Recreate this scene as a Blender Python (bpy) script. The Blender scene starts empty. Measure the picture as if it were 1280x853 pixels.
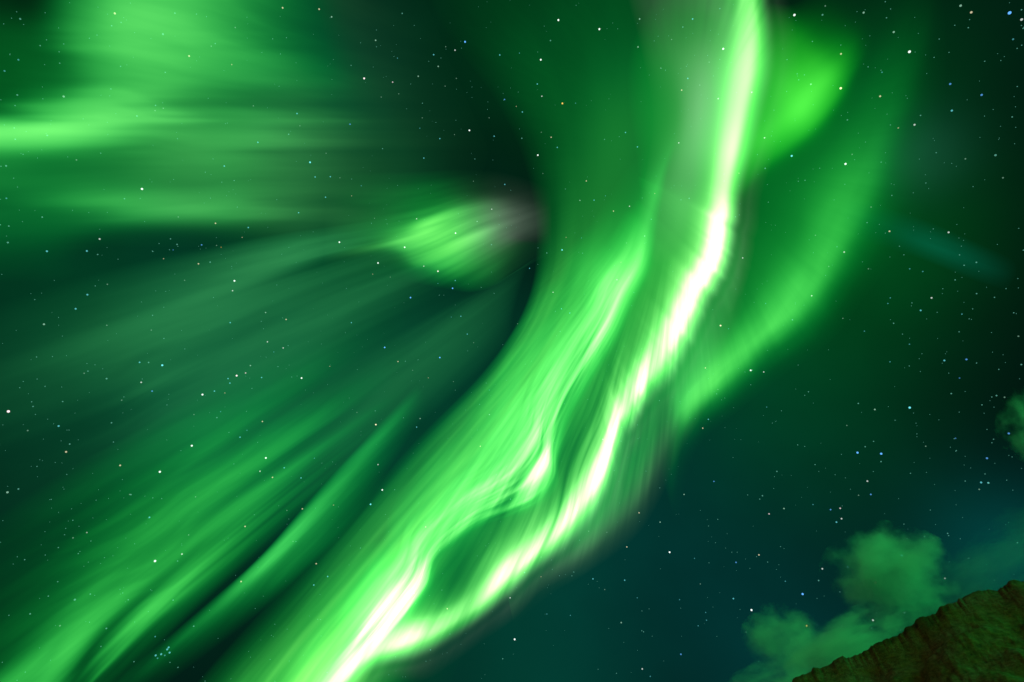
import bpy, math, random
import numpy as np
from mathutils import Vector, Matrix

random.seed(7)
rng = np.random.default_rng(11)
SC = bpy.context.scene
COL = SC.collection

# ------------------------------------------------------------------ camera
FPX = 700.0                      # focal length in photo pixels (1280 wide)
CX, CY = 640.0, 426.5
EYE = np.array([0.0, 0.0, 1.7])
TRUE_ZENITH = (640.0, -40.0)     # where straight up falls in the frame
MAG_ZENITH = (858.0, 195.0)      # where the field lines (aurora rays) converge


def cam_dir(px, py):
    d = np.array([(px - CX) / FPX, -(py - CY) / FPX, -1.0])
    return d / np.linalg.norm(d)


zc = cam_dir(*TRUE_ZENITH)
fwd = np.array([0, 0, -1.0])
yc = fwd - zc * fwd.dot(zc)
yc /= np.linalg.norm(yc)
xc = np.cross(yc, zc)
ROT = np.stack([xc, yc, zc])     # camera space -> world space


def wdir(px, py):
    px = np.asarray(px, float)
    py = np.asarray(py, float)
    d = np.stack([(px - CX) / FPX, -(py - CY) / FPX, -np.ones_like(px)], -1)
    d /= np.linalg.norm(d, axis=-1, keepdims=True)
    return d @ ROT.T


cam = bpy.data.cameras.new('camera')
cam.sensor_width = 36.0
cam.lens = 36.0 * FPX / 1280.0
cam.clip_start = 0.1
cam.clip_end = 5.0e6
cam_o = bpy.data.objects.new('camera', cam)
COL.objects.link(cam_o)
M = Matrix([list(r) for r in ROT]).to_4x4()
M.translation = Vector(EYE)
cam_o.matrix_world = M
SC.camera = cam_o

# ------------------------------------------------------------------ sky, weak warm light, exposure
SUN_EL, SUN_AZ = math.radians(12.0), math.radians(-150.0)
world = bpy.data.worlds.new('World')
SC.world = world
world.use_nodes = True
nt = world.node_tree
nt.nodes.clear()
N, L = nt.nodes.new, nt.links.new
out = N('ShaderNodeOutputWorld')
tc = N('ShaderNodeTexCoord')
base = N('ShaderNodeRGB')
base.outputs[0].default_value = (0.0004, 0.0040, 0.0036, 1)
acc = base.outputs[0]
# broad airglow and diffuse aurora: each row is a bearing in the sky (as seen in the
# photograph), an angular radius in photo pixels, and the light it gives
AIRGLOW = [
    ((930, 760), 190, (0.0, 0.0075, 0.0100)),
    ((650, 850), 140, (0.0, 0.0260, 0.0150)),
    ((800, 640), 150, (0.0, 0.0140, 0.0120)),
    ((240, 470), 190, (0.0004, 0.0380, 0.0160)),
    ((540, 520), 150, (0.0004, 0.0300, 0.0130)),
    ((785, 80), 105, (0.0, 0.0340, 0.0060)),
    ((600, 20), 110, (0.0, 0.0150, 0.0020)),
    ((1000, 310), 105, (0.0, 0.0650, 0.0070)),
    ((1085, 100), 85, (0.0, 0.0270, 0.0045)),
    ((1150, 290), 80, (0.0, 0.0120, 0.0010)),
    ((1000, 510), 110, (0.0, 0.0330, 0.0060)),
    ((1150, 195), 38, (0.0050, 0.0330, 0.0200)),
    ((400, 80), 100, (0.0004, 0.0200, 0.0120)),
    ((420, 250), 80, (0.0, 0.0350, 0.0050)),
    ((30, 110), 80, (0.0, 0.0250, 0.0)),
    ((70, 330), 90, (0.0, 0.0150, 0.0020)),
    ((1265, 690), 75, (0.0, 0.0330, 0.0330)),
    ((1000, 850), 90, (0.0, 0.0200, 0.0180)),
]
LOBES = []
for (p, rad, colr) in AIRGLOW:
    cosoff = math.cos(math.atan(math.hypot(p[0] - CX, p[1] - CY) / FPX))
    LOBES.append((wdir(*p), rad / FPX * cosoff ** 1.5, colr))
# unseen aurora glow, added low behind the camera to light the clouds
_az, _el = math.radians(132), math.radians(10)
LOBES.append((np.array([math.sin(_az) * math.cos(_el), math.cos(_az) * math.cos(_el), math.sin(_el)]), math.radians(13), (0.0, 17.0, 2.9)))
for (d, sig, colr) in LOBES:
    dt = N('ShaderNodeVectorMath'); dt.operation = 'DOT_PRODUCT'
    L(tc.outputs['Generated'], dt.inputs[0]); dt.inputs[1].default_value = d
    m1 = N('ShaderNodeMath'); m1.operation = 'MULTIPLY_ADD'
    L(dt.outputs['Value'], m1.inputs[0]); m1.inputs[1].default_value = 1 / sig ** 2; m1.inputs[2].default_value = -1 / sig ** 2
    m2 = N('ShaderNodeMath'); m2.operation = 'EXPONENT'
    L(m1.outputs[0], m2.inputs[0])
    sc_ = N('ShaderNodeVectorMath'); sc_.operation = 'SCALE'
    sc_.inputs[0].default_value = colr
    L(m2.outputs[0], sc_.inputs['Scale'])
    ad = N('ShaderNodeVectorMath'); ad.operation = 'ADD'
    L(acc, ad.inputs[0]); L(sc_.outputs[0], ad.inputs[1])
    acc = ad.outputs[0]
# slow unevenness of the airglow
nz = N('ShaderNodeTexNoise'); nz.inputs['Scale'].default_value = 3.2; nz.inputs['Detail'].default_value = 4
L(tc.outputs['Generated'], nz.inputs['Vector'])
mr = N('ShaderNodeMapRange'); mr.inputs[1].default_value = 0.3; mr.inputs[2].default_value = 0.7
mr.inputs[3].default_value = 0.78; mr.inputs[4].default_value = 1.22
L(nz.outputs['Fac'], mr.inputs[0])
mul = N('ShaderNodeVectorMath'); mul.operation = 'SCALE'
L(acc, mul.inputs[0]); L(mr.outputs[0], mul.inputs['Scale'])
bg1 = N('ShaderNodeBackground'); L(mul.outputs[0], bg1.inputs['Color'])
sky = N('ShaderNodeTexSky'); sky.sky_type = 'NISHITA'; sky.sun_disc = False
sky.sun_elevation = SUN_EL; sky.sun_rotation = SUN_AZ
bg2 = N('ShaderNodeBackground'); bg2.inputs['Strength'].default_value = 0.0002
L(sky.outputs[0], bg2.inputs['Color'])
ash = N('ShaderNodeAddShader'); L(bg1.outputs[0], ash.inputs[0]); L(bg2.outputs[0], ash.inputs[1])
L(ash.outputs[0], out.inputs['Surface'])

sun = bpy.data.lights.new('low_warm_light', 'SUN')
sun.energy = 0.17
sun.color = (1.0, 0.55, 0.28)
sun.angle = math.radians(8)
so = bpy.data.objects.new('low_warm_light', sun)
COL.objects.link(so)
sdir = Vector((math.sin(SUN_AZ) * math.cos(SUN_EL), math.cos(SUN_AZ) * math.cos(SUN_EL), math.sin(SUN_EL)))
so.rotation_euler = sdir.to_track_quat('Z', 'Y').to_euler()

SC.view_settings.view_transform = 'Standard'
SC.view_settings.look = 'None'
SC.view_settings.exposure = 0.0
SC.view_settings.gamma = 1.0
SC.view_settings.use_curve_mapping = False
SC.render.engine = 'CYCLES'
SC.cycles.use_denoising = True
SC.cycles.transparent_max_bounces = 96
SC.cycles.max_bounces = 4
SC.cycles.diffuse_bounces = 2
SC.cycles.volume_bounces = 0
SC.cycles.use_light_tree = False
SC.cycles.min_light_bounces = 3
SC.cycles.min_transparent_bounces = 48
SC.cycles.sample_clamp_indirect = 0.06

# ------------------------------------------------------------------ helpers


def tag(o, label=None, cat=None, group=None, kind=None):
    if label: o['label'] = label
    if cat: o['category'] = cat
    if group: o['group'] = group
    if kind: o['kind'] = kind
    return o


def smooth_noise(x, y, seed, per=None):
    """2-D value noise in 0..1 on numpy arrays."""
    x = np.asarray(x, float); y = np.asarray(y, float)
    xi = np.floor(x).astype(np.int64); yi = np.floor(y).astype(np.int64)
    fx = x - xi; fy = y - yi
    fx = fx * fx * (3 - 2 * fx); fy = fy * fy * (3 - 2 * fy)

    def h(a, b):
        n = (a * 374761393 + b * 668265263 + seed * 1442695041) & 0xFFFFFFFF
        n = ((n ^ (n >> 13)) * 1274126177) & 0xFFFFFFFF
        n = ((n ^ (n >> 16)) * 2246822519) & 0xFFFFFFFF
        return ((n ^ (n >> 15)) & 0xFFFFFF) / float(0xFFFFFF)
    a = h(xi, yi); b = h(xi + 1, yi); c = h(xi, yi + 1); d = h(xi + 1, yi + 1)
    return (a * (1 - fx) + b * fx) * (1 - fy) + (c * (1 - fx) + d * fx) * fy


def fbm(x, y, seed, octs=4, lac=2.0, gain=0.5):
    s = 0; a = 1; t = 0
    for k in range(octs):
        s = s + a * smooth_noise(x * lac ** k, y * lac ** k, seed + 17 * k)
        t += a; a *= gain
    return s / t


def catmull(P, n):
    """P: (k, c) control rows -> (n, c) samples, uniform Catmull-Rom."""
    P = np.asarray(P, float)
    k = len(P)
    t = np.linspace(0, k - 1, n)
    i = np.minimum(np.floor(t).astype(int), k - 2)
    f = (t - i)[:, None]
    g = lambda j: P[np.clip(j, 0, k - 1)]
    p0, p1, p2, p3 = g(i - 1), g(i), g(i + 1), g(i + 2)
    return 0.5 * (2 * p1 + (p2 - p0) * f + (2 * p0 - 5 * p1 + 4 * p2 - p3) * f ** 2 + (3 * p1 - p0 - 3 * p2 + p3) * f ** 3)


def upsample(net, nr, nc):
    """net (R, C, K) -> (nr, nc, K)."""
    net = np.asarray(net, float)
    R, Cc, K = net.shape
    a = catmull(net.reshape(R, Cc * K), nr).reshape(nr, Cc, K)
    a = a.transpose(1, 0, 2).reshape(Cc, nr * K)
    return catmull(a, nc).reshape(nc, nr, K).transpose(1, 0, 2)


def aurora_material(name, red=0.20, blue=0.15, blue2=0.06, tint=(0.55, 0.62, 0.52), fine=0.25, scale=60.0):
    """Light given off by excited oxygen and nitrogen: the 'glow' attribute is how much of it the sheet
    gives; the brighter it is the whiter.  The sheet itself is fully see-through."""
    m = bpy.data.materials.new(name)
    m.use_nodes = True
    m.cycles.emission_sampling = 'NONE'
    t = m.node_tree; t.nodes.clear()
    N, L = t.nodes.new, t.links.new
    o = N('ShaderNodeOutputMaterial')
    g = N('ShaderNodeAttribute'); g.attribute_name = 'glow'
    ti = N('ShaderNodeAttribute'); ti.attribute_name = 'tint'
    uv = N('ShaderNodeUVMap'); uv.uv_map = 'rays'
    nz = N('ShaderNodeTexNoise'); nz.noise_dimensions = '2D'
    nz.inputs['Scale'].default_value = scale; nz.inputs['Detail'].default_value = 3; nz.inputs['Roughness'].default_value = 0.55
    L(uv.outputs[0], nz.inputs['Vector'])
    mr = N('ShaderNodeMapRange')
    mr.inputs[1].default_value = 0.25; mr.inputs[2].default_value = 0.75
    mr.inputs[3].default_value = 1 - fine; mr.inputs[4].default_value = 1 + fine
    L(nz.outputs['Fac'], mr.inputs[0])

    def math_(op, a, b):
        n = N('ShaderNodeMath'); n.operation = op
        for k, v in enumerate((a, b)):
            if isinstance(v, (int, float)): n.inputs[k].default_value = v
            else: L(v, n.inputs[k])
        return n.outputs[0]
    ra = N('ShaderNodeAttribute'); ra.attribute_name = 'ray'
    I = math_('MULTIPLY', g.outputs['Fac'], math_('ADD', math_('MULTIPLY', math_('SUBTRACT', mr.outputs[0], 1.0), ra.outputs['Fac']), 1.0))
    I2 = math_('MULTIPLY', I, I)
    r = math_('MULTIPLY', I2, red)
    b = math_('ADD', math_('MULTIPLY', I, blue), math_('MULTIPLY', I2, blue2))
    cb = N('ShaderNodeCombineXYZ')
    L(r, cb.inputs[0]); L(I, cb.inputs[1]); L(b, cb.inputs[2])
    tv = N('ShaderNodeVectorMath'); tv.operation = 'SCALE'; tv.inputs[0].default_value = tint; L(I, tv.inputs['Scale'])
    mx = N('ShaderNodeMix'); mx.data_type = 'VECTOR'
    L(ti.outputs['Fac'], mx.inputs['Factor'])
    L(cb.outputs[0], mx.inputs[4]); L(tv.outputs[0], mx.inputs[5])
    em = N('ShaderNodeEmission'); L(mx.outputs[1], em.inputs['Color'])
    tr = N('ShaderNodeBsdfTransparent')
    ad = N('ShaderNodeAddShader'); L(em.outputs[0], ad.inputs[0]); L(tr.outputs[0], ad.inputs[1])
    L(ad.outputs[0], o.inputs['Surface'])
    return m


ZD = wdir(*MAG_ZENITH)
_s = wdir(780, -150)
ZX = ZD * (_s @ ZD) - _s                      # the angle's seam points to a faint part of the sky
ZX /= np.linalg.norm(ZX)
ZY = np.cross(ZD, ZX)


def sheet(name, net, label, cat, alt=105e3, rise=25e3, nr=160, nc=220, streak=0.35, freq=40.0, slow=1.5,
          seed=1, bend=0.0, mat=None, sharp=1.0,
          along=0.0, thread=9.0, ragged=0.0, rag_n=9.0, calm=None, jag=0.0, jagf=60.0, jagspan=(0, 1), **mk):
    """A luminous aurora sheet.  net: (rows, cols, 4) of bearing x, bearing y (photo pixels), glow, tint.
    The first row lies at altitude alt, the last one rise metres higher; the lofted surface therefore
    leans along the field lines.  Brightness is broken into rays that follow the field lines."""
    net = np.asarray(net, float)
    if net.shape[2] == 3:
        net = np.concatenate([net, np.zeros(net.shape[:2] + (1,))], 2)
    G = upsample(net, nr, nc)
    u01 = np.linspace(0, 1, nc)[None, :] * np.ones((nr, 1))
    v01 = np.linspace(0, 1, nr)[:, None] * np.ones((1, nc))
    if jag:      # small folds along the edge
        w = G[-1, :, :2] - G[0, :, :2]
        w /= np.linalg.norm(w, axis=1, keepdims=True)
        j = (fbm(u01[0] * jagf, u01[0] * 0 + 4.2, seed + 50, 3) - 0.5) * 2 * jag
        j *= np.clip((u01[0] - jagspan[0]) / 0.04, 0, 1) * np.clip((jagspan[1] - u01[0]) / 0.04, 0, 1)
        G[..., :2] += (w * j[:, None])[None]
    px, py = G[..., 0], G[..., 1]
    I = np.clip(G[..., 2], 0, None); T = np.clip(G[..., 3], 0, 1)
    D = wdir(px, py)
    if ragged:   # neighbouring rays end at uneven heights
        sh = ragged * nc * (fbm(v01[:, 0] * rag_n, v01[:, 0] * 0 + 2.2, seed + 70, 4) - 0.5) * 2
        for r_ in range(nr):
            I[r_] = np.interp(np.arange(nc) + sh[r_] * np.sin(np.pi * u01[0]), np.arange(nc), I[r_])
    # polar coordinates about the magnetic zenith
    den = np.maximum(D @ ZD, 0.15)
    gx, gy = (D @ ZX) / den, (D @ ZY) / den
    rho = np.hypot(gx, gy); th = np.arctan2(gy, gx)
    # angle measured so that the seam of the arctangent points to an empty part of the sky
    ring = np.log(rho + 0.12)
    # overhead the rays are seen end on and melt together
    far = np.clip((rho - 0.10) / 0.45, 0, 1); far = far * far * (3 - 2 * far)
    wob = 0.06 * (fbm(px / 130.0, py / 130.0, seed + 3, 2) - 0.5)
    s = fbm((th + wob) * freq * 0.42 + bend * ring, ring * slow + 3.1, seed, 4, 2.1, 0.5)
    s = (np.clip((s - 0.5) * 2.4, -0.5, 0.5)) * far
    if along:    # threads that run the length of the band
        a_ = fbm(v01 * thread + 0.7 * (fbm(u01 * 6, v01 * 1.5, seed + 8, 2) - 0.5), u01 * 5, seed + 9, 3, 2.2, 0.55)
        s = s * (1 - along) + np.clip((a_ - 0.5) * 2.6, -0.5, 0.5) * along * np.clip((rho - 0.12) / 0.3, 0, 1)
    s = 0.5 + s
    s = s ** sharp
    if calm:     # rays hardly show on this stretch
        streak = streak * (calm[2] + (1 - calm[2]) * np.clip((u01 - calm[0]) / (calm[1] - calm[0]), 0, 1))
    I = I * (1 - streak + streak * 2 * s)
    # altitude: rows climb, with a slow undulation so that the sheet is not a plane
    v = np.linspace(0, 1, nr)[:, None]
    A = alt + rise * v + 2500.0 * (fbm(px / 160.0, py / 160.0, seed + 5, 3) - 0.5)
    dz = np.maximum(D[..., 2], 0.06)
    P = EYE + D * (A / dz)[..., None]
    me = bpy.data.meshes.new(name)
    nv = nr * nc
    idx = np.arange(nv).reshape(nr, nc)
    quads = np.stack([idx[:-1, :-1], idx[:-1, 1:], idx[1:, 1:], idx[1:, :-1]], -1).reshape(-1, 4)
    gl = I.reshape(-1)
    # leave out what gives no light, so the sheet ends where its glow ends
    keep = gl[quads].max(1) > 0.0012
    quads = quads[keep]
    used = np.unique(quads)
    remap = np.full(nv, -1); remap[used] = np.arange(len(used))
    quads = remap[quads]
    co = P.reshape(-1, 3)[used]
    origin = co.mean(0)
    me.from_pydata((co - origin).tolist(), [], quads.tolist())
    a = me.attributes.new('glow', 'FLOAT', 'POINT'); a.data.foreach_set('value', gl[used].astype(np.float32))
    a = me.attributes.new('tint', 'FLOAT', 'POINT'); a.data.foreach_set('value', T.reshape(-1)[used].astype(np.float32))
    a = me.attributes.new('ray', 'FLOAT', 'POINT'); a.data.foreach_set('value', far.reshape(-1)[used].astype(np.float32))
    uvl = me.uv_layers.new(name='rays')
    uvs = np.stack([th.reshape(-1)[used] * 1.0, ring.reshape(-1)[used] * 0.06], -1)[quads.reshape(-1)]
    uvl.data.foreach_set('uv', uvs.astype(np.float32).reshape(-1))
    me.polygons.foreach_set('use_smooth', np.ones(len(quads), bool))
    me.materials.append(mat or aurora_material(name + '_light', **mk))
    me.update()
    o = bpy.data.objects.new(name, me)
    o.location = origin
    COL.objects.link(o)
    return tag(o, label, cat, 'northern lights overhead')


def band(stations, prof, tint=None):
    """stations: (outer x, outer y, inner x, inner y, peak[, tint gain]); prof: [(s, fraction)] across, s=0 outer, 1 inner.
    -> net whose rows run across and columns along."""
    rows = []
    for k, (s, f) in enumerate(prof):
        row = []
        for st in stations:
            x = st[0] + (st[2] - st[0]) * s
            y = st[1] + (st[3] - st[1]) * s
            row.append((x, y, st[4] * f, tint[k] if tint else 0.0))
        rows.append(row)
    return rows

# ------------------------------------------------------------------ materials for the land


def rock_material():
    m = bpy.data.materials.new('mountain_rock')
    m.use_nodes = True
    t = m.node_tree; N, L = t.nodes.new, t.links.new
    b = t.nodes['Principled BSDF']
    b.inputs['Roughness'].default_value = 0.95
    b.inputs['Specular IOR Level'].default_value = 0.1
    tc = N('ShaderNodeTexCoord')
    n1 = N('ShaderNodeTexNoise'); n1.inputs['Scale'].default_value = 0.008; n1.inputs['Detail'].default_value = 9; n1.inputs['Roughness'].default_value = 0.65
    L(tc.outputs['Object'], n1.inputs['Vector'])
    r1 = N('ShaderNodeValToRGB')
    e = r1.color_ramp.elements
    e[0].position = 0.3; e[0].color = (0.055, 0.022, 0.012, 1)
    e[1].position = 0.72; e[1].color = (0.27, 0.085, 0.07, 1)
    k = e.new(0.45); k.color = (0.18, 0.055, 0.018, 1)
    k = e.new(0.58); k.color = (0.20, 0.06, 0.04, 1)
    L(n1.outputs['Fac'], r1.inputs[0])
    n2 = N('ShaderNodeTexNoise'); n2.inputs['Scale'].default_value = 0.09; n2.inputs['Detail'].default_value = 8; n2.inputs['Roughness'].default_value = 0.7
    L(tc.outputs['Object'], n2.inputs['Vector'])
    mr = N('ShaderNodeMapRange'); mr.inputs[1].default_value = 0.3; mr.inputs[2].default_value = 0.7; mr.inputs[3].default_value = 0.30; mr.inputs[4].default_value = 1.35
    L(n2.outputs['Fac'], mr.inputs[0])
    mx = N('ShaderNodeVectorMath'); mx.operation = 'SCALE'
    L(r1.outputs[0], mx.inputs[0]); L(mr.outputs[0], mx.inputs['Scale'])
    L(mx.outputs[0], b.inputs['Base Color'])
    bp = N('ShaderNodeBump'); bp.inputs['Strength'].default_value = 1.0; bp.inputs['Distance'].default_value = 4.0
    L(n2.outputs['Fac'], bp.inputs['Height']); L(bp.outputs[0], b.inputs['Normal'])
    return m


def grid_mesh(name, P, mat):
    nr, nc = P.shape[:2]
    me = bpy.data.meshes.new(name)
    idx = np.arange(nr * nc).reshape(nr, nc)
    q = np.stack([idx[:-1, :-1], idx[:-1, 1:], idx[1:, 1:], idx[1:, :-1]], -1).reshape(-1, 4)
    me.from_pydata(P.reshape(-1, 3).tolist(), [], q.tolist())
    me.polygons.foreach_set('use_smooth', np.ones(len(q), bool))
    me.materials.append(mat)
    me.update()
    o = bpy.data.objects.new(name, me)
    COL.objects.link(o)
    return o


# ------------------------------------------------------------------ ground: one sheet to the horizon
ROCK = rock_material()
NA, NR_ = 180, 60
ang = np.linspace(0, 2 * math.pi, NA)
rad = np.concatenate([[0.0], np.geomspace(2.0, 60000.0, NR_)])
AA, RR = np.meshgrid(ang, rad)
GX, GY = RR * np.cos(AA), RR * np.sin(AA)
GZ = -0.02 * np.minimum(RR, 300) * 0 + np.where(RR > 4, 1.2 * (fbm(GX / 40, GY / 40, 3, 4) - 0.5) * np.minimum(RR / 60, 1), 0)
ground = grid_mesh('ground', np.stack([GX, GY, GZ], -1), ROCK)
tag(ground, kind='structure')

# ------------------------------------------------------------------ mountain: ridge line as bearings
RIDGE = [(905, 905), (950, 876), (975, 862), (993, 850), (1003, 842), (1011, 839), (1024, 834), (1038, 829), (1049, 823),
         (1053, 819.5), (1058, 822.5), (1065, 820), (1078, 814), (1092, 807), (1108, 800), (1120, 794), (1132, 787), (1143, 779),
         (1154, 772), (1166, 766), (1178, 760), (1192, 754), (1203, 749), (1214, 743), (1224, 739), (1235, 738), (1246, 738.5),
         (1252, 733), (1258, 728), (1264, 726), (1271, 725), (1280, 727), (1300, 733), (1330, 728), (1380, 745), (1450, 770),
         (1540, 820), (1650, 900), (1800, 1010)]
rd = wdir([p[0] for p in RIDGE], [p[1] for p in RIDGE])
raz = np.arctan2(rd[:, 0], rd[:, 1])
rel = np.arctan2(rd[:, 2], np.hypot(rd[:, 0], rd[:, 1]))
order = np.argsort(raz)
raz, rel = raz[order], rel[order]
print('ridge az', np.degrees(raz[[0, -1]]), 'el', np.degrees(rel.min()), np.degrees(rel.max()))
naz, nrd = 700, 170
azs = np.linspace(raz[0], raz[-1], naz)
els = np.interp(azs, raz, rel)
els = np.maximum(els, math.radians(0.3))
edge = np.minimum((azs - azs[0]) / 0.12, (azs[-1] - azs) / 0.12).clip(0, 1)
edge = edge * edge * (3 - 2 * edge)
Rr = 1500 + 260 * (fbm(azs * 4, azs * 0, 21, 3) - 0.5)
els = els + math.radians(0.20) * (fbm(azs * 90, azs * 0, 23, 4) - 0.5) * 2
t = np.concatenate([np.linspace(0, 1, 120), np.linspace(1, 2.2, nrd - 119)[1:]])
TT, AZ = np.meshgrid(t, azs, indexing='ij')
R0 = 520.0
RAD = np.where(TT <= 1, R0 + (Rr[None, :] - R0) * TT, Rr[None, :] + 900 * (TT - 1))
kern = np.hanning(61); kern /= kern.sum()
broad = np.convolve(np.pad(Rr * np.tan(els), 30, mode='edge'), kern, 'valid')
crest = np.exp(-((1 - TT) / 0.035) ** 2)
Hr = (broad[None, :] * (1 - crest) + (Rr * np.tan(els))[None, :] * crest) * edge[None, :]
els_b = np.arctan2(broad, Rr)
prof = np.where(TT <= 1, TT ** 1.35, 1 - 0.75 * ((TT - 1) / 1.2) ** 1.2)
X, Y = RAD * np.sin(AZ), RAD * np.cos(AZ)
rough = (fbm(X / 170, Y / 170, 31, 6, 2.1, 0.5) - 0.5)
gully = np.abs(fbm(AZ * 9 + RAD / 700, RAD / 300, 37, 4) - 0.5) * 2
att = np.clip(TT, 0, 1) * np.clip(np.abs(1 - TT) / 0.12, 0, 1) * edge[None, :]
Z = 1.7 + Hr * prof + att * (rough * 150 - 30 * (1 - gully)) * 0.9
# nothing in front of the ridge may stand above it
cap = RAD * np.tan(np.minimum(els, els_b) * 0.985)[None, :] + 1.7
Z = np.where(TT < 0.999, np.minimum(Z, np.where(TT > 0.3, cap, Z)), Z)
Z = np.where(TT <= 0.0, -4, Z)
Z[-1] = -4
mount = grid_mesh('mountain', np.stack([X, Y, Z], -1), ROCK)
tag(mount, kind='structure')

# ------------------------------------------------------------------ aurora
# 1 bright lower fold
F1 = [
    (300, 1010, 235, 980, 0.5),
    (375, 925, 312, 900, 0.9),
    (437, 856, 382, 835, 1.3),
    (468, 830, 425, 785, 1.55),
    (516, 815, 484, 744, 1.86),
    (551, 800, 527, 735, 1.34),
    (592, 774, 570, 716, 1.1),
    (632, 740, 607, 672, 1.75),
    (666, 709, 646, 646, 1.86),
    (702, 680, 684, 598, 1.8),
    (730, 650, 709, 556, 1.59),
    (754, 612, 733, 516, 2.05),
    (772, 562, 748, 480, 2.16),
    (787, 525, 756, 450, 2.0),
    (812, 492, 768, 425, 2.2),
    (842, 455, 788, 388, 2.4),
    (873, 398, 818, 340, 2.55),
    (896, 346, 842, 295, 2.7),
    (913, 295, 852, 258, 2.7),
    (920, 240, 855, 225, 1.65),
    (932, 188, 858, 180, 1.8),
    (944, 138, 860, 128, 1.55),
    (955, 88, 866, 78, 1.55),
    (957, 42, 876, 32, 1.25),
    (953, -2, 884, -8, 0.95),
    (945, -60, 885, -60, 0.8),
    (930, -150, 880, -150, 0.0),
]
P1 = [(-0.5, 0), (-0.28, 0.018), (-0.1, 0.06), (0.05, 0.42), (0.2, 1.0), (0.36, 0.85), (0.55, 0.38), (0.8, 0.18), (1.1, 0.12), (1.45, 0.07), (1.9, 0)]
sheet('aurora_curtain', band(F1, P1, [0.9, 0.85, 0.5, 0.05, 0, 0, 0, 0, 0, 0, 0]),
      'brightest aurora band, white along its lower right edge, from top right to bottom centre', 'aurora',
      alt=100e3, rise=30e3, nr=170, nc=1000, streak=0.52, freq=58, slow=1.0, seed=203, fine=0.22, scale=30, red=0.27, blue=0.07, blue2=0.15,
      jag=6, jagf=60, jagspan=(0.40, 0.74), calm=(0.25, 0.34, 0.42))

# 2 inner fold left of the dark channel
F2 = [
    (395, 905, 352, 880, 0.4),
    (430, 858, 388, 828, 0.95),
    (460, 822, 420, 792, 1.26),
    (484, 796, 442, 762, 2.17),
    (510, 764, 470, 724, 2.34),
    (532, 732, 494, 694, 1.76),
    (543, 699, 507, 655, 0.95),
    (566, 675, 530, 625, 0.8),
    (600, 652, 558, 595, 0.95),
    (634, 638, 592, 570, 1.22),
    (668, 622, 618, 540, 1.58),
    (690, 596, 642, 500, 1.67),
    (694, 559, 655, 467, 1.17),
    (707, 517, 673, 434, 0.99),
    (729, 478, 695, 399, 0.95),
    (765, 420, 719, 369, 1.3),
    (786, 374, 735, 332, 1.35),
    (808, 335, 762, 296, 0.85),
    (817, 290, 782, 255, 0.34),
    (826, 245, 800, 218, 0.22),
    (836, 205, 818, 190, 0.08),
    (850, 170, 835, 160, 0),
]
P2 = [(-0.3, 0), (-0.1, 0.07), (0.06, 0.5), (0.24, 1.0), (0.45, 0.72), (0.7, 0.38), (1.0, 0.16), (1.5, 0)]
sheet('aurora_fold', band(F2, P2),
      'inner aurora fold of thin bright threads, left of the dark green channel in the band', 'aurora',
      alt=108e3, rise=30e3, nr=190, nc=800, streak=0.85, freq=54, slow=0.8, seed=9, fine=0.22, scale=45, red=0.27, blue=0.09, blue2=0.14,
      along=0.42, thread=11)

# 3 broad veil on the left shoulder of the band
VS = [
    (150, 1010, 400, 1010), (225, 880, 440, 862), (325, 765, 515, 752), (420, 660, 605, 645), (518, 552, 688, 560),
    (606, 462, 760, 440), (657, 380, 808, 330), (670, 300, 850, 220), (655, 205, 880, 120), (618, 125, 900, 30),
    (560, 50, 920, -60), (490, -60, 940, -160)]
VP = [0, .12, .28, .5, .7, .9, 1.1, 1.3, 1.6, 2.0]
VI = [
    [0, 0, 0, 0, 0, 0, 0, 0, 0, 0],
    [0, .06, .20, .50, .85, .80, .30, .05, 0, 0],
    [0, .06, .18, .46, .66, .40, .10, .0, 0, 0],
    [0, .08, .24, .50, .44, .16, .03, .0, 0, 0],
    [0, .12, .32, .46, .28, .10, .03, .01, .0, 0],
    [0, .22, .38, .38, .22, .10, .04, .02, .01, 0],
    [0, .24, .29, .27, .20, .12, .06, .04, .02, 0],
    [0, .09, .17, .18, .15, .12, .10, .06, .02, 0],
    [0, .04, .09, .15, .12, .09, .07, .04, .0, 0],
    [0, .03, .05, .06, .06, .06, .04, .0, 0, 0],
    [0, .01, .02, .03, .03, .03, .02, .0, 0, 0],
    [0, 0, 0, 0, 0, 0, 0, 0, 0, 0]]
net = [[(st[0] + (st[2] - st[0]) * s, st[1] + (st[3] - st[1]) * s, VI[j][k]) for j, st in enumerate(VS)] for k, s in enumerate(VP)]
sheet('aurora_veil', net, 'wide soft green aurora veil curving round the dark hollow, left of the brightest band', 'aurora',
      alt=150e3, rise=-20e3, nr=260, nc=420, streak=0.34, freq=26, slow=0.7, seed=14, fine=0.12, scale=40, red=0.30, blue=0.11,
      along=0.6, thread=16)

# 4 dim curtain just right of the bright band
F4 = [(640, 770, 632, 735, .02), (690, 722, 690, 670, .10), (735, 690, 740, 620, .20), (788, 642, 778, 560, .26), (815, 600, 792, 530, .25),
      (838, 548, 815, 480, .25), (872, 488, 848, 425, .20), (905, 425, 880, 370, .12), (925, 350, 905, 315, .08), (935, 280, 915, 260, .0)]
sheet('aurora_fringe', band(F4, [(-.4, 0), (-.1, .2), (.15, .75), (.4, 1), (.8, .9), (1.3, .6), (1.8, 0)], [.6, .5, .3, .1, 0, 0, 0]),
      'dim ragged green aurora fringe hanging below the right edge of the brightest band', 'aurora',
      alt=96e3, rise=14e3, nr=110, nc=300, streak=0.38, freq=30, slow=0.6, seed=22, fine=0.2, scale=40, tint=(0.55, 0.58, 0.45), blue=0.12)

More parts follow.
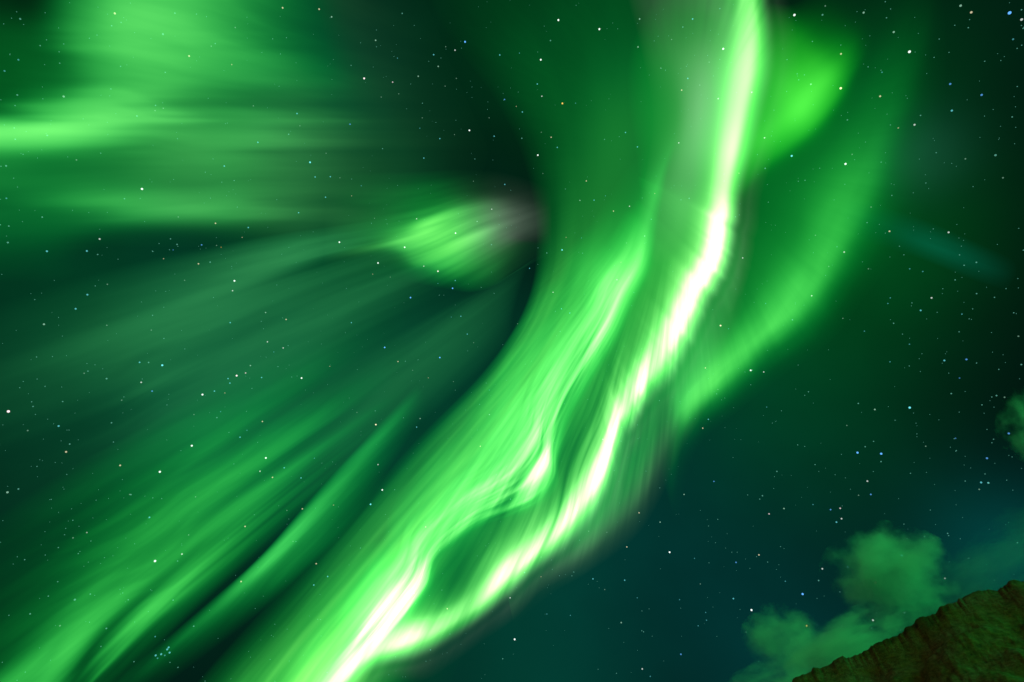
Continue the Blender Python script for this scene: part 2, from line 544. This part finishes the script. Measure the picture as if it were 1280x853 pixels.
# 5 arc on the right
F5 = [(840, 640, 815, 560, .0), (850, 560, 826, 500, .12), (866, 524, 838, 470, .48), (902, 490, 860, 440, .68), (945, 452, 895, 400, .55), (985, 419, 930, 360, .60),
      (1022, 380, 962, 312, .56), (1052, 335, 978, 280, .48), (1078, 288, 985, 225, .38), (1108, 230, 1005, 165, .26),
      (1132, 170, 1030, 112, .13), (1150, 105, 1065, 55, .06), (1165, 40, 1100, 0, .02), (1175, -40, 1120, -80, 0)]
sheet('aurora_arc', band(F5, [(-.5, 0), (-.25, .06), (-.02, .28), (.22, .95), (.42, .9), (.8, .38), (1.3, .17), (2.0, 0)]),
      'long smooth green aurora arc on the right, separate from the brightest band', 'aurora',
      alt=103e3, rise=20e3, nr=140, nc=360, streak=0.36, freq=16, slow=0.8, seed=31, fine=0.08, scale=30, red=0.16, blue=0.09, along=0.5, thread=4)

# 6 patch at the upper right, against the band
F6 = [(890, 320, 885, 260, .0), (914, 262, 902, 205, .08), (948, 216, 920, 150, .40), (987, 186, 952, 118, .60), (1018, 160, 978, 94, .85), (1046, 126, 1005, 68, .66),
      (1067, 92, 1032, 50, .24), (1084, 60, 1056, 22, .03), (1100, 20, 1075, -20, 0)]
sheet('aurora_patch', band(F6, [(-.35, 0), (-.1, .1), (.12, .6), (.4, 1), (.7, .75), (1.1, .45), (1.6, .2), (2.1, 0)]),
      'vivid green oval aurora patch touching the right side of the band near the top', 'aurora',
      alt=112e3, rise=12e3, nr=120, nc=200, streak=0.15, freq=20, slow=1.0, seed=37, fine=0.05, scale=30, red=0.12, blue=0.015)

# 7 veil at the upper left
XS = [-300, -80, 0, 60, 110, 160, 230, 300, 380, 450, 530]
YI = [
    (-260, [0] * 11),
    (-80, [0, .02, .02, .05, .32, .56, .54, .36, .16, .04, 0]),
    (0, [0, .01, .01, .04, .32, .64, .62, .42, .20, .07, 0]),
    (50, [0, .05, .06, .12, .46, .72, .60, .38, .17, .06, 0]),
    (90, [0, .06, .07, .16, .48, .64, .46, .31, .15, .05, 0]),
    (122, [0, .06, .08, .24, .52, .60, .36, .22, .14, .05, 0]),
    (143, [0, .12, .20, .60, .80, .72, .36, .28, .16, .05, 0]),
    (162, [0, .70, .80, .85, .72, .48, .38, .33, .17, .05, 0]),
    (179, [0, .62, .62, .58, .44, .32, .36, .35, .17, .05, 0]),
    (200, [0, .22, .22, .18, .18, .22, .33, .33, .16, .05, 0]),
    (228, [0, .18, .16, .17, .20, .22, .25, .26, .15, .05, 0]),
    (250, [0, .10, .10, .16, .26, .33, .33, .30, .13, .03, 0]),
    (265, [0, .10, .09, .11, .18, .31, .34, .24, .10, .04, 0]),
    (284, [0, .07, .07, .07, .06, .06, .06, .06, .05, .02, 0]),
    (310, [0, .04, .03, .02, 0, 0, 0, 0, 0, 0, 0]),
    (350, [0, .0, .0, .0, 0, 0, 0, 0, 0, 0, 0])]
TX = [0, 0, 0, 0, .02, .05, .12, .15, .3, .4, .4]
net = [[(x - max(0, x - 250) * 0.0016 * abs(y - 190), y + 0.02 * abs(x - 200) * (1 if y > 200 else 0), i, TX[k] * min(1, max(0, (y - 80) / 110))) for k, (x, i) in enumerate(zip(XS, r))] for (y, r) in YI]
net = [r[:-1] + [(r[-1][0], r[-1][1], r[-2][2] * .3, .4), (r[-1][0] + 90, r[-1][1], 0, .4)] for r in net]
sheet('aurora_cloud', net, 'broad streaky aurora glow filling the upper left corner, brightest at the left edge', 'aurora',
      alt=115e3, rise=15e3, nr=260, nc=260, streak=0.17, freq=26, slow=0.7, seed=41, fine=0.08, ragged=0.10, rag_n=14, scale=22, red=0.20, blue=0.13,
      tint=(0.45, 0.8, 0.4))

# 8 ray bundle at the lower left
RX = [-220, 30, 130, 220, 300, 410]
RY = [
    ((790, 620, 560, 505, 450, 385), (0, 0, 0, 0, 0, 0)),
    ((870, 690, 625, 570, 520, 450), (0, .04, .08, .11, .06, 0)),
    ((915, 735, 668, 606, 556, 487), (0, .05, .14, .22, .14, 0)),
    ((955, 774, 705, 640, 590, 520), (0, .16, .34, .38, .30, 0)),
    ((1000, 810, 735, 666, 612, 536), (0, .09, .34, .33, .28, 0)),
    ((1040, 848, 763, 692, 632, 552), (0, .55, .46, .38, .34, 0)),
    ((1080, 888, 791, 714, 651, 566), (0, .30, .09, .20, .22, 0)),
    ((1115, 925, 822, 734, 668, 580), (0, .10, .08, .44, .27, 0)),
    ((1145, 957, 850, 759, 691, 598), (0, .02, .05, .14, .10, 0)),
    ((1180, 995, 884, 788, 714, 616), (0, 0, 0, 0, 0, 0))]
RB = [[(x, y, i) for x, y, i in zip(RX, ys, gl)] for ys, gl in RY]
RB = [row[:-1] + [(row[-1][0], row[-1][1], row[-2][2] * 0.22), (510, row[-1][1] + (row[-1][1] - row[-2][1]) * 0.88, 0)] for row in RB]
sheet('aurora_rays', RB, 'wide bundle of slanting green aurora rays in the lower left corner', 'aurora',
      alt=104e3, rise=16e3, nr=280, nc=200, streak=0.34, freq=44, slow=0.7, seed=55, fine=0.14, ragged=0.22, scale=40, red=0.15, blue=0.10)

# 9 single thin ray
R9 = [
    [(120, 870, 0), (258, 755, 0), (328, 692, 0), (398, 612, 0), (520, 480, 0)],
    [(128, 878, 0), (266, 764, .22), (342, 694, .62), (412, 618, .40), (526, 484, 0)],
    [(134, 884, 0), (273, 770, .13), (352, 700, .26), (424, 624, .22), (530, 490, 0)],
    [(140, 890, 0), (282, 776, .06), (362, 708, .16), (434, 632, .10), (534, 494, 0)],
    [(150, 900, 0), (298, 788, 0), (380, 716, 0), (450, 642, 0), (542, 500, 0)]]
sheet('aurora_ray', R9, 'single narrow green aurora ray standing alone between the lower left bundle and the bright band', 'aurora',
      alt=106e3, rise=8e3, nr=90, nc=240, streak=0.15, freq=70, slow=0.5, seed=61, fine=0.15, scale=50, red=0.14, blue=0.12)

# 10 faint fan at the middle left
RM = [
    [(-220, 450, 0), (100, 345, 0), (300, 300, 0), (450, 278, 0), (620, 255, 0)],
    [(-220, 500, 0), (80, 400, .02), (270, 340, .07), (400, 310, .14), (500, 298, 0)],
    [(-220, 560, 0), (80, 460, .03), (250, 395, .10), (380, 345, .08), (560, 290, 0)],
    [(-180, 600, 0), (100, 512, .03), (200, 470, .10), (350, 390, .08), (560, 312, 0)],
    [(-160, 650, 0), (100, 562, .02), (230, 492, .07), (380, 420, .07), (570, 340, 0)],
    [(-120, 705, .0), (130, 600, .01), (280, 530, .05), (425, 455, .045), (600, 360, .005)],
    [(-100, 760, .0), (150, 650, .0), (330, 558, .035), (470, 462, .05), (600, 372, .03)],
    [(-80, 810, .0), (190, 690, .0), (380, 585, .035), (510, 480, .055), (610, 402, .03)],
    [(-60, 850, 0), (240, 720, 0), (420, 612, 0), (550, 510, 0), (625, 440, 0)]]
RM = [row[:-1] + [(row[-1][0], row[-1][1], row[-1][2]), (row[-1][0] * 2 - row[-2][0] * 1 - 60, row[-1][1] * 2 - row[-2][1] + 40, 0)] for row in RM]
RM = [[(x, y, i, .12) for (x, y, i) in row] for row in RM]
sheet('aurora_haze', RM, 'very faint fan of aurora streaks across the dark sky at the middle left', 'aurora',
      alt=118e3, rise=14e3, nr=200, nc=200, streak=0.45, freq=22, slow=0.6, seed=67, fine=0.10, ragged=0.25, scale=30, red=0.3, blue=0.22)

# 11 patch in the middle
CP = [
    [(400, 215, 0), (455, 215, 0), (500, 215, 0), (530, 214, 0), (560, 212, 0), (590, 212, 0), (622, 214, 0), (655, 222, 0), (690, 235, 0)],
    [(405, 245, .0), (460, 248, .07), (500, 250, .12), (530, 247, .14), (560, 240, .09), (590, 238, .05), (622, 240, .04), (652, 246, .03), (690, 252, 0)],
    [(405, 288, .0), (460, 289, .10), (498, 283, .24), (528, 270, .34), (560, 258, .30), (590, 252, .18), (622, 252, .13), (652, 258, .08), (690, 262, 0)],
    [(405, 304, .0), (465, 303, .14), (502, 295, .50), (531, 283, .80), (561, 270, .60), (591, 264, .36), (622, 262, .25), (652, 267, .12), (690, 272, 0)],
    [(405, 318, .0), (470, 309, .22), (506, 302, .66), (536, 296, .84), (566, 287, .66), (593, 280, .45), (623, 274, .30), (653, 279, .12), (690, 284, 0)],
    [(405, 332, .0), (480, 316, .08), (515, 315, .40), (545, 312, .54), (571, 305, .64), (598, 295, .58), (628, 284, .27), (655, 289, .09), (690, 294, 0)],
    [(415, 345, .0), (486, 325, .05), (520, 328, .22), (550, 328, .40), (576, 322, .46), (603, 311, .34), (631, 299, .20), (656, 299, .05), (690, 302, 0)],
    [(428, 357, 0), (492, 337, .02), (526, 339, .08), (553, 343, .15), (581, 344, .21), (609, 335, .20), (636, 318, .09), (658, 307, .03), (690, 310, 0)],
    [(440, 378, 0), (496, 355, 0), (531, 357, 0), (558, 362, 0), (590, 366, 0), (620, 357, 0), (648, 339, 0), (670, 328, 0), (696, 322, 0)]]
TC = [.3, .15, .05, 0, .05, .3, .75, 1, 1]
CP = [[(x, y, i, TC[k] if r_ < 7 else TC[k] * .4) for k, (x, y, i) in enumerate(row)] for r_, row in enumerate(CP)]
sheet('aurora_spot', CP, 'small glowing green aurora spot alone in the dark hollow at the centre', 'aurora',
      alt=110e3, rise=10e3, nr=180, nc=240, streak=0.42, freq=34, slow=1.2, seed=71, fine=0.12, scale=20, red=0.20, blue=0.10,
      tint=(0.40, 0.56, 0.40))

# 12 teal streak on the right
TS = [
    [(1040, 238, 0), (1100, 256, 0), (1160, 276, 0), (1210, 298, 0), (1275, 326, 0)],
    [(1046, 262, 0), (1106, 280, .014), (1162, 299, .035), (1210, 318, .030), (1272, 342, 0)],
    [(1050, 278, 0), (1110, 294, .014), (1164, 310, .045), (1210, 328, .034), (1268, 350, 0)],
    [(1054, 300, 0), (1118, 314, 0), (1170, 332, 0), (1214, 350, 0), (1262, 366, 0)]]
sheet('aurora_streak', TS, 'short faint teal aurora streak near the right edge', 'aurora',
      alt=120e3, rise=4e3, nr=70, nc=120, streak=0.2, freq=30, slow=1, seed=77, fine=0.1, scale=30, red=0.2, blue=0.62)

# 13 grey violet glow by the top of the band
GS = [
    [(770, -120, 0), (780, -20, 0), (800, 60, 0), (815, 150, 0), (800, 250, 0), (790, 330, 0)],
    [(800, -120, 0), (812, -20, .035), (828, 50, .035), (845, 140, .04), (825, 245, .05), (805, 330, 0)],
    [(830, -120, 0), (845, -15, .05), (858, 45, .05), (864, 135, .18), (850, 235, .10), (825, 330, 0)],
    [(860, -120, 0), (872, -10, .06), (884, 40, .07), (880, 130, .24), (868, 225, .12), (840, 330, 0)],
    [(890, -120, 0), (905, -5, .08), (915, 45, .10), (915, 130, .12), (890, 220, .06), (860, 330, 0)],
    [(930, -120, 0), (940, 0, 0), (945, 50, 0), (940, 130, 0), (915, 220, 0), (880, 330, 0)]]
GS = [[(x, y, i, .92) for (x, y, i) in r] for r in GS]
sheet('aurora_plume', GS, 'greyish violet aurora plume along the left side of the band near the top', 'aurora',
      alt=190e3, rise=20e3, nr=120, nc=160, streak=0.3, freq=24, slow=1, seed=83, fine=0.12, scale=20, tint=(0.62, 0.78, 0.60))

# ------------------------------------------------------------------ clouds over the ridge


def icosphere(sub):
    import bmesh
    bm = bmesh.new()
    bmesh.ops.create_icosphere(bm, subdivisions=sub, radius=1.0)
    v = np.array([x.co[:] for x in bm.verts]); f = [[q.index for q in p.verts] for p in bm.faces]
    bm.free()
    return v, f


ICO = icosphere(4)


def cloud_material(name, density, seed, soft):
    m = bpy.data.materials.new(name)
    m.use_nodes = True
    t = m.node_tree; t.nodes.clear(); N, L = t.nodes.new, t.links.new
    o = N('ShaderNodeOutputMaterial')
    tc = N('ShaderNodeTexCoord')
    ln = N('ShaderNodeVectorMath'); ln.operation = 'LENGTH'
    L(tc.outputs['Object'], ln.inputs[0])
    nz = N('ShaderNodeTexNoise'); nz.noise_dimensions = '4D'; nz.inputs['W'].default_value = seed
    nz.inputs['Scale'].default_value = 1.7; nz.inputs['Detail'].default_value = 5; nz.inputs['Roughness'].default_value = 0.6
    L(tc.outputs['Object'], nz.inputs['Vector'])
    # 1 - radius + noise, clipped: thick in the middle, ragged at the rim
    a = N('ShaderNodeMath'); a.operation = 'MULTIPLY_ADD'; L(nz.outputs['Fac'], a.inputs[0]); a.inputs[1].default_value = 2.6; a.inputs[2].default_value = -0.50
    b = N('ShaderNodeMath'); b.operation = 'SUBTRACT'; L(a.outputs[0], b.inputs[0]); L(ln.outputs['Value'], b.inputs[1])
    c = N('ShaderNodeMapRange'); c.interpolation_type = 'SMOOTHSTEP'
    L(b.outputs[0], c.inputs[0]); c.inputs[1].default_value = 0.0; c.inputs[2].default_value = soft
    c.inputs[3].default_value = 0; c.inputs[4].default_value = density
    pv = N('ShaderNodeVolumePrincipled'); pv.inputs['Color'].default_value = (0.92, 0.95, 0.95, 1)
    pv.inputs['Anisotropy'].default_value = 0.0
    L(c.outputs[0], pv.inputs['Density'])
    L(pv.outputs[0], o.inputs['Volume'])
    tr = N('ShaderNodeBsdfTransparent'); df = N('ShaderNodeBsdfDiffuse')
    mx = N('ShaderNodeMixShader'); mx.inputs[0].default_value = 1e-5
    L(tr.outputs[0], mx.inputs[1]); L(df.outputs[0], mx.inputs[2])
    L(mx.outputs[0], o.inputs['Surface'])
    return m


def cloud(px, py, wpx, hpx, tilt, dist, opt, seed, label, soft=0.5):
    c = EYE + wdir(px, py) * dist
    k = dist / FPX * (1 + ((px - CX) ** 2 + (py - CY) ** 2) / FPX ** 2) ** 0.5
    rx, ry = wpx * k, hpx * k
    v = ICO[0].copy()
    v *= (0.92 + 0.25 * (fbm(v[:, 0] * 2 + 9, v[:, 1] * 2 + v[:, 2] * 1.7 + 5, seed, 4) - 0.5))[:, None]
    me = bpy.data.meshes.new('cloud')
    me.from_pydata(v.tolist(), [], ICO[1])
    me.polygons.foreach_set('use_smooth', np.ones(len(ICO[1]), bool))
    me.materials.append(cloud_material('cloud_vapour', opt / (2 * rx), seed * 3.7, soft))
    o = bpy.data.objects.new('cloud', me)
    COL.objects.link(o)
    # lies across the line of sight, tilted as the photo shows it
    z = -Vector(wdir(px, py)); right = Vector(ROT @ np.array([math.cos(tilt), math.sin(tilt), 0]))
    right = (right - z * right.dot(z)).normalized(); up = z.cross(right)
    Mx = Matrix((right, up, z)).transposed().to_4x4() @ Matrix.Diagonal((rx, ry, (rx + ry) / 2, 1))
    Mx.translation = Vector(c)
    o.matrix_world = Mx
    return tag(o, label, 'cloud', 'small clouds over the ridge')


cloud(1117, 722, 53, 45, 0.15, 4200, 4.2, 1, 'largest green lit cloud puff, floating free above the middle of the ridge', .7)
cloud(980, 802, 36, 32, 0.1, 4600, 2.4, 2, 'small round cloud puff low above the foot of the ridge', .8)
cloud(1048, 808, 62, 24, 0.45, 3900, 4.0, 3, 'long low bright green cloud lying along the lower ridge', .6)
cloud(966, 866, 58, 24, 0.3, 3800, 3.2, 4, 'yellowish green cloud at the bottom edge beside the foot of the mountain', .5)
cloud(1308, 531, 27, 32, 0.0, 4000, 1.6, 5, 'dim green cloud cut off by the right edge, far above the mountain', .6)
cloud(1264, 694, 80, 30, 0.5, 5200, 0.7, 6, 'thin teal cloud haze behind the highest point of the ridge', .9)

# ------------------------------------------------------------------ stars
STAR_R = 9.0e4          # nearer than real stars, yet far beyond anything a step to the side could shift
star_mat = bpy.data.materials.new('starlight')
star_mat.use_nodes = True
star_mat.cycles.emission_sampling = 'NONE'
t_ = star_mat.node_tree; t_.nodes.clear()
o_ = t_.nodes.new('ShaderNodeOutputMaterial'); e_ = t_.nodes.new('ShaderNodeEmission'); i_ = t_.nodes.new('ShaderNodeObjectInfo')
tr_ = t_.nodes.new('ShaderNodeBsdfTransparent'); ad_ = t_.nodes.new('ShaderNodeAddShader')
t_.links.new(i_.outputs['Color'], e_.inputs['Color']); t_.links.new(e_.outputs[0], ad_.inputs[0])
t_.links.new(tr_.outputs[0], ad_.inputs[1]); t_.links.new(ad_.outputs[0], o_.inputs['Surface'])
e_.inputs['Strength'].default_value = 0.7   # front and back of each ball both add
sv, sf = icosphere(2)
star_me = bpy.data.meshes.new('star')
star_me.from_pydata(sv.tolist(), [], sf)
star_me.polygons.foreach_set('use_smooth', np.ones(len(sf), bool))
star_me.materials.append(star_mat)
HUE = {'w': (.85, .95, .9), 'b': (.12, .42, 1.0), 'c': (.15, .72, .80), 'o': (1.0, .55, .12), 'p': (1.0, .80, .85), 'y': (1.0, .86, .55), 'g': (.35, .68, .50)}
HNAME = {'w': 'white', 'b': 'blue', 'c': 'pale cyan', 'o': 'orange', 'p': 'pinkish white', 'y': 'yellowish', 'g': 'faint greenish'}
RADPX = {1: 0.48, 2: 0.64, 3: 0.84, 4: 1.3}
GAIN = {1: 0.24, 2: 0.44, 3: 0.9, 4: 1.7}


def region(x, y):
    """which named part of the sky a star is seen against"""
    if (x - 930) * 627 + (y - 0) * 500 > 627 * 40 and y > 560 and x > 560: return 'in the dark teal sky between the bright band and the mountain'
    if x > 1060: return 'in the dark sky along the right edge'
    if x > 930: return 'among the green glow right of the bright band'
    if x > 655 and y < 300: return 'in the green sky left of the top of the bright band'
    if x > 380 and y < 235: return 'in the dark hollow above the small central aurora spot'
    if x < 380 and y < 285: return 'within the broad upper left aurora glow'
    if x > 440 and y < 365: return 'beside the small glowing aurora spot at the centre'
    if y < 570 and x < 640 and y - 284 > -0.55 * (x - 640) - 60 and x > 330: return 'in the dark green sky left of the band'
    if x < 340 and y < 570: return 'in the dark sky at the middle left'
    if y >= 570 and x < 480: return 'among the slanting rays at the lower left'
    return 'shining through the bright band'


def star(px, py, size, hue, label=None, stretch=1.0):
    o = bpy.data.objects.new('star', star_me)
    o.location = EYE + wdir(px, py) * STAR_R
    k = STAR_R / FPX * (1 + ((px - CX) ** 2 + (py - CY) ** 2) / FPX ** 2) ** 0.5
    o.scale = (RADPX[size] * k,) * 3
    g = GAIN[size]
    o.color = tuple(min(1.0, c * g) for c in HUE[hue]) + (1,)
    COL.objects.link(o)
    grp = HNAME[hue] + (' bright' if size >= 3 else ' small') + ' stars ' + region(px, py)
    if label is None:
        label = ('bright ' if size >= 3 else 'small ') + HNAME[hue] + ' star ' + region(px, py)
    return tag(o, label, 'star', grp)


TILES = [
    (0, 0, [(431,51,2,'y'),(69,225,1,'c'),(17,267,1,'c'),(239,363,2,'g'),(710,211,2,'y'),(793,174,1,'g'),(870,243,1,'y'),(883,104,1,'g'),(613,407,1,'g'),(842,624,2,'c'),(533,710,3,'w'),(24,745,1,'c'),(809,839,2,'y'),(669,815,1,'g'),(287,601,1,'g'),(951,398,1,'g'),(582,416,1,'g')]),
    (320, 0, [(100,30,2,'y'),(237,35,2,'y'),(284,64,2,'g'),(449,152,2,'g'),(406,295,3,'p'),(513,309,2,'p'),(667,206,2,'c'),(747,189,2,'w'),(712,176,1,'g'),(684,250,2,'g'),(609,287,2,'g'),(531,219,1,'c'),(536,353,1,'g'),(752,295,1,'g'),(710,324,1,'g'),(915,207,2,'c'),(933,374,2,'b'),(353,467,2,'b'),(154,427,2,'c'),(165,473,1,'g'),(203,610,3,'c'),(222,665,2,'c'),(279,664,2,'c'),(261,741,2,'c'),(160,799,2,'c'),(359,736,1,'y'),(395,698,1,'c'),(615,482,1,'c'),(624,443,1,'g'),(690,521,2,'c'),(745,506,1,'g'),(801,490,3,'w'),(894,512,2,'c'),(630,594,2,'c'),(816,681,1,'g'),(934,693,2,'c'),(885,786,2,'w'),(830,832,2,'g'),(603,822,2,'w'),(7,535,2,'c'),(445,820,1,'g'),(875,443,1,'g'),(263,576,1,'g'),(470,365,1,'g'),(315,668,1,'g')]),
    (640, 0, [(174,76,3,'w'),(328,110,3,'w'),(479,72,2,'g'),(473,177,2,'g'),(678,72,2,'c'),(599,149,1,'g'),(108,225,3,'w'),(28,200,1,'c'),(95,316,2,'c'),(112,362,2,'w'),(39,421,2,'c'),(16,400,1,'y'),(740,234,1,'g'),(660,295,2,'c'),(705,320,1,'g'),(637,339,2,'y'),(774,371,2,'w'),(147,516,2,'y'),(170,554,2,'c'),(97,583,3,'w'),(426,498,2,'c'),(471,552,2,'c'),(626,537,2,'w'),(110,497,1,'g'),(279,680,2,'y'),(255,753,2,'g'),(308,752,2,'c'),(351,736,1,'c'),(441,775,2,'w'),(381,793,2,'y'),(536,727,1,'y'),(900,347,2,'w'),(948,518,2,'w'),(852,651,1,'y'),(116,652,1,'g'),(239,388,1,'c'),(558,256,1,'g')]),
    (960, 0, [(215,23,1,'g'),(359,48,2,'g'),(472,121,2,'g'),(531,195,3,'w'),(274,203,2,'y'),(273,332,3,'y'),(421,362,2,'y'),(161,317,2,'g'),(723,22,2,'g'),(763,47,2,'y'),(907,49,3,'b'),(952,74,2,'w'),(684,316,2,'b'),(802,357,2,'b'),(690,416,2,'c'),(550,469,2,'w'),(489,481,1,'y'),(89,586,3,'c'),(291,616,3,'w'),(741,597,1,'g'),(882,668,1,'g'),(920,148,1,'c'),(316,580,1,'g'),(428,272,1,'c'),(387,778,1,'g')]),
    (0, 284, [(374,45,2,'w'),(176,91,2,'c'),(326,90,2,'c'),(650,86,1,'b'),(757,67,2,'b'),(813,69,1,'g'),(830,76,1,'o'),(745,138,2,'y'),(614,119,1,'y'),(403,215,1,'g'),(328,254,2,'c'),(284,307,2,'c'),(165,365,2,'g'),(693,200,1,'g'),(880,202,3,'w'),(873,239,2,'w'),(864,359,2,'c'),(568,387,1,'g'),(401,369,1,'g'),(524,508,2,'c'),(609,519,3,'c'),(530,583,2,'w'),(571,616,2,'b'),(457,650,1,'g'),(316,549,1,'g'),(922,548,2,'p'),(856,569,2,'c'),(863,586,2,'c'),(760,629,3,'w'),(805,616,2,'c'),(844,623,1,'y'),(940,520,2,'g'),(728,704,1,'g'),(720,821,3,'w'),(901,789,2,'c'),(828,693,1,'c'),(220,747,2,'c'),(248,844,2,'y'),(104,764,1,'g'),(909,39,1,'y'),(932,2,2,'c'),(927,763,1,'c')]),
    (320, 284, [(313,57,3,'w'),(458,135,3,'w'),(558,76,3,'w'),(749,23,3,'w'),(630,147,2,'w'),(683,166,3,'p'),(738,230,3,'b'),(748,201,2,'c'),(580,265,3,'b'),(438,177,1,'y'),(504,188,1,'g'),(733,338,1,'c'),(769,335,2,'c'),(793,402,2,'c'),(690,490,3,'b'),(483,452,3,'b'),(533,505,2,'y'),(358,359,2,'c'),(113,347,2,'y'),(36,321,2,'g'),(43,431,2,'w'),(102,454,2,'w'),(67,469,1,'c'),(21,565,2,'c'),(171,567,3,'w'),(277,523,1,'y'),(24,730,2,'y'),(616,719,2,'g'),(603,751,2,'c'),(876,704,2,'g'),(842,823,2,'y'),(876,612,1,'c'),(647,566,1,'y'),(741,580,1,'g'),(817,434,1,'g'),(379,696,1,'g'),(588,538,1,'g'),(683,212,1,'c')]),
    (640, 284, [(188,86,3,'c'),(154,245,2,'w'),(186,307,2,'c'),(217,323,2,'c'),(203,39,1,'y'),(261,41,1,'c'),(498,34,2,'g'),(430,60,1,'g'),(409,132,1,'y'),(394,198,2,'w'),(866,116,2,'w'),(783,370,3,'y'),(813,382,1,'c'),(726,529,2,'y'),(896,538,3,'w'),(945,544,2,'w'),(737,722,2,'c'),(716,755,2,'y'),(773,610,1,'g'),(341,797,2,'w'),(66,155,2,'c'),(952,287,1,'c'),(21,363,1,'g'),(956,676,1,'c')]),
    (960, 284, [(286,94,2,'w'),(164,258,2,'w'),(228,148,1,'g'),(178,31,1,'g'),(456,16,2,'y'),(678,20,2,'w'),(377,157,1,'g'),(532,157,1,'c'),(581,167,1,'c'),(459,266,1,'c'),(450,287,1,'c'),(573,313,2,'c'),(614,266,2,'w'),(728,327,1,'c'),(281,343,1,'g'),(362,391,1,'c'),(662,501,2,'c'),(745,497,2,'b'),(719,567,1,'b'),(401,685,2,'g'),(532,678,3,'c'),(296,745,1,'g'),(336,847,3,'b'),(425,851,3,'b'),(592,823,1,'g'),(940,410,1,'g'),(888,639,1,'g'),(458,506,1,'c'),(531,440,1,'c'),(704,793,1,'b')]),
    (0, 569, [(28,140,2,'g'),(451,39,2,'y'),(600,63,3,'w'),(561,234,2,'c'),(326,291,1,'w'),(274,311,1,'g'),(582,398,3,'w'),(683,372,2,'w'),(920,268,2,'y'),(905,475,2,'y'),(225,641,1,'g'),(487,148,1,'g'),(708,300,1,'g'),(734,157,1,'g')]),
    (320, 569, [(37,11,3,'w'),(106,48,2,'c'),(15,61,2,'w'),(62,84,2,'y'),(169,86,2,'c'),(458,36,2,'w'),(474,131,3,'w'),(430,185,3,'c'),(174,202,2,'y'),(116,208,1,'g'),(637,270,2,'y'),(226,408,2,'y'),(269,456,2,'c'),(217,488,2,'c'),(593,519,2,'y'),(718,577,2,'y'),(954,536,2,'w'),(139,324,1,'g'),(219,12,1,'c'),(291,188,1,'y')]),
    (640, 569, [(758,99,2,'b'),(646,148,2,'g'),(477,217,2,'y'),(556,252,2,'g'),(431,345,2,'y'),(288,286,1,'g'),(356,290,1,'g'),(304,465,2,'c'),(423,470,2,'c'),(348,505,1,'g'),(841,403,2,'b'),(927,375,2,'y'),(707,484,1,'g'),(685,388,1,'c'),(831,539,2,'c'),(899,582,3,'w'),(727,591,1,'c'),(730,620,1,'c'),(699,641,1,'c'),(634,748,2,'b'),(489,803,2,'w'),(519,831,1,'c'),(410,629,2,'g'),(10,692,3,'w'),(109,457,1,'y'),(629,543,1,'c'),(131,597,1,'c'),(219,602,1,'c'),(470,536,1,'c'),(109,383,1,'g')]),
    (960, 569, [(373,98,2,'w'),(386,148,2,'b'),(340,151,1,'g'),(235,205,2,'b'),(271,200,2,'p'),(276,239,2,'w'),(257,252,2,'c'),(60,201,2,'g'),(4,221,2,'p'),(204,427,2,'w'),(299,420,1,'c'),(130,522,3,'b'),(145,641,2,'o'),(394,620,2,'w'),(502,377,2,'c'),(404,479,1,'y'),(664,463,1,'w'),(800,103,2,'c'),(826,104,1,'c'),(793,129,1,'g'),(822,12,2,'b'),(241,688,1,'g'),(278,641,1,'g'),(65,474,1,'c'),(169,186,1,'c')]),
]
for (ox, oy, lst) in TILES:
    for (x, y, sz, h) in lst:
        star(ox + x / 3.003, oy + y / 3.003, sz, h)
# stars one can point to
star(703, 129.5, 3, 'o', 'single orange star in the green sky left of the top of the bright band')
star(469.8, 531, 3, 'y', 'lone golden star in the dark gap left of the bright band, halfway up')
star(837, 690.5, 3, 'w', 'brightest bluish white star in the teal sky just right of the bright band')
star(295.8, 469.8, 3, 'p', 'brightest pinkish star of the loose cluster at the middle left')
star(904, 61.3, 3, 'w', 'white star against the left side of the bright band near the top')
star(1261, 542, 2, 'b', 'vivid blue star beside the dim cloud at the right edge')
star(581.3, 52.5, 3, 'b', 'vivid blue star at the top of the dark hollow')
star(10.5, 514.5, 3, 'p', 'lilac white star close to the left edge, halfway down')
star(993, 19, 3, 'w', 'white star right of the band near the top edge')
PLEIADES = [(194.6, 819.5, 2), (201.5, 818, 2), (206, 819.5, 1), (209, 812, 2), (210.8, 809.5, 2), (212, 816, 2), (194, 796, 1), (197, 823, 1)]
for k, (x, y, sz) in enumerate(PLEIADES):
    o = star(x, y, sz, 'c', 'pale blue star of the tight little cluster at the lower left')
    o['group'] = 'tight star cluster at the lower left'

# the many fainter ones, past counting
fr, ff = icosphere(1)
pts = []
while len(pts) < 1700:
    x, y = rng.uniform(-40, 1320), rng.uniform(-40, 893)
    if fbm(x / 120, y / 120, 91, 3) > 0.62 * rng.random(): pts.append((x, y))
V, F, n0 = [], [], 0
for (x, y) in pts:
    k = STAR_R / FPX * (1 + ((x - CX) ** 2 + (y - CY) ** 2) / FPX ** 2) ** 0.5
    r = k * 0.36 * min(2.0, 0.55 + rng.exponential(0.28))
    V.append(fr * r + EYE + wdir(x, y) * STAR_R * 0.99)
    F += [[q + n0 for q in f] for f in ff]
    n0 += len(fr)
V = np.concatenate(V); cen = V.mean(0)
fm = bpy.data.meshes.new('faint_stars')
fm.from_pydata((V - cen).tolist(), [], F)
fm.materials.append(star_mat)
fo = bpy.data.objects.new('faint_stars', fm)
fo.location = cen
fo.color = (.06, .20, .16, 1)
COL.objects.link(fo)
tag(fo, 'faint pinprick stars scattered all over the sky', 'stars', kind='stuff')
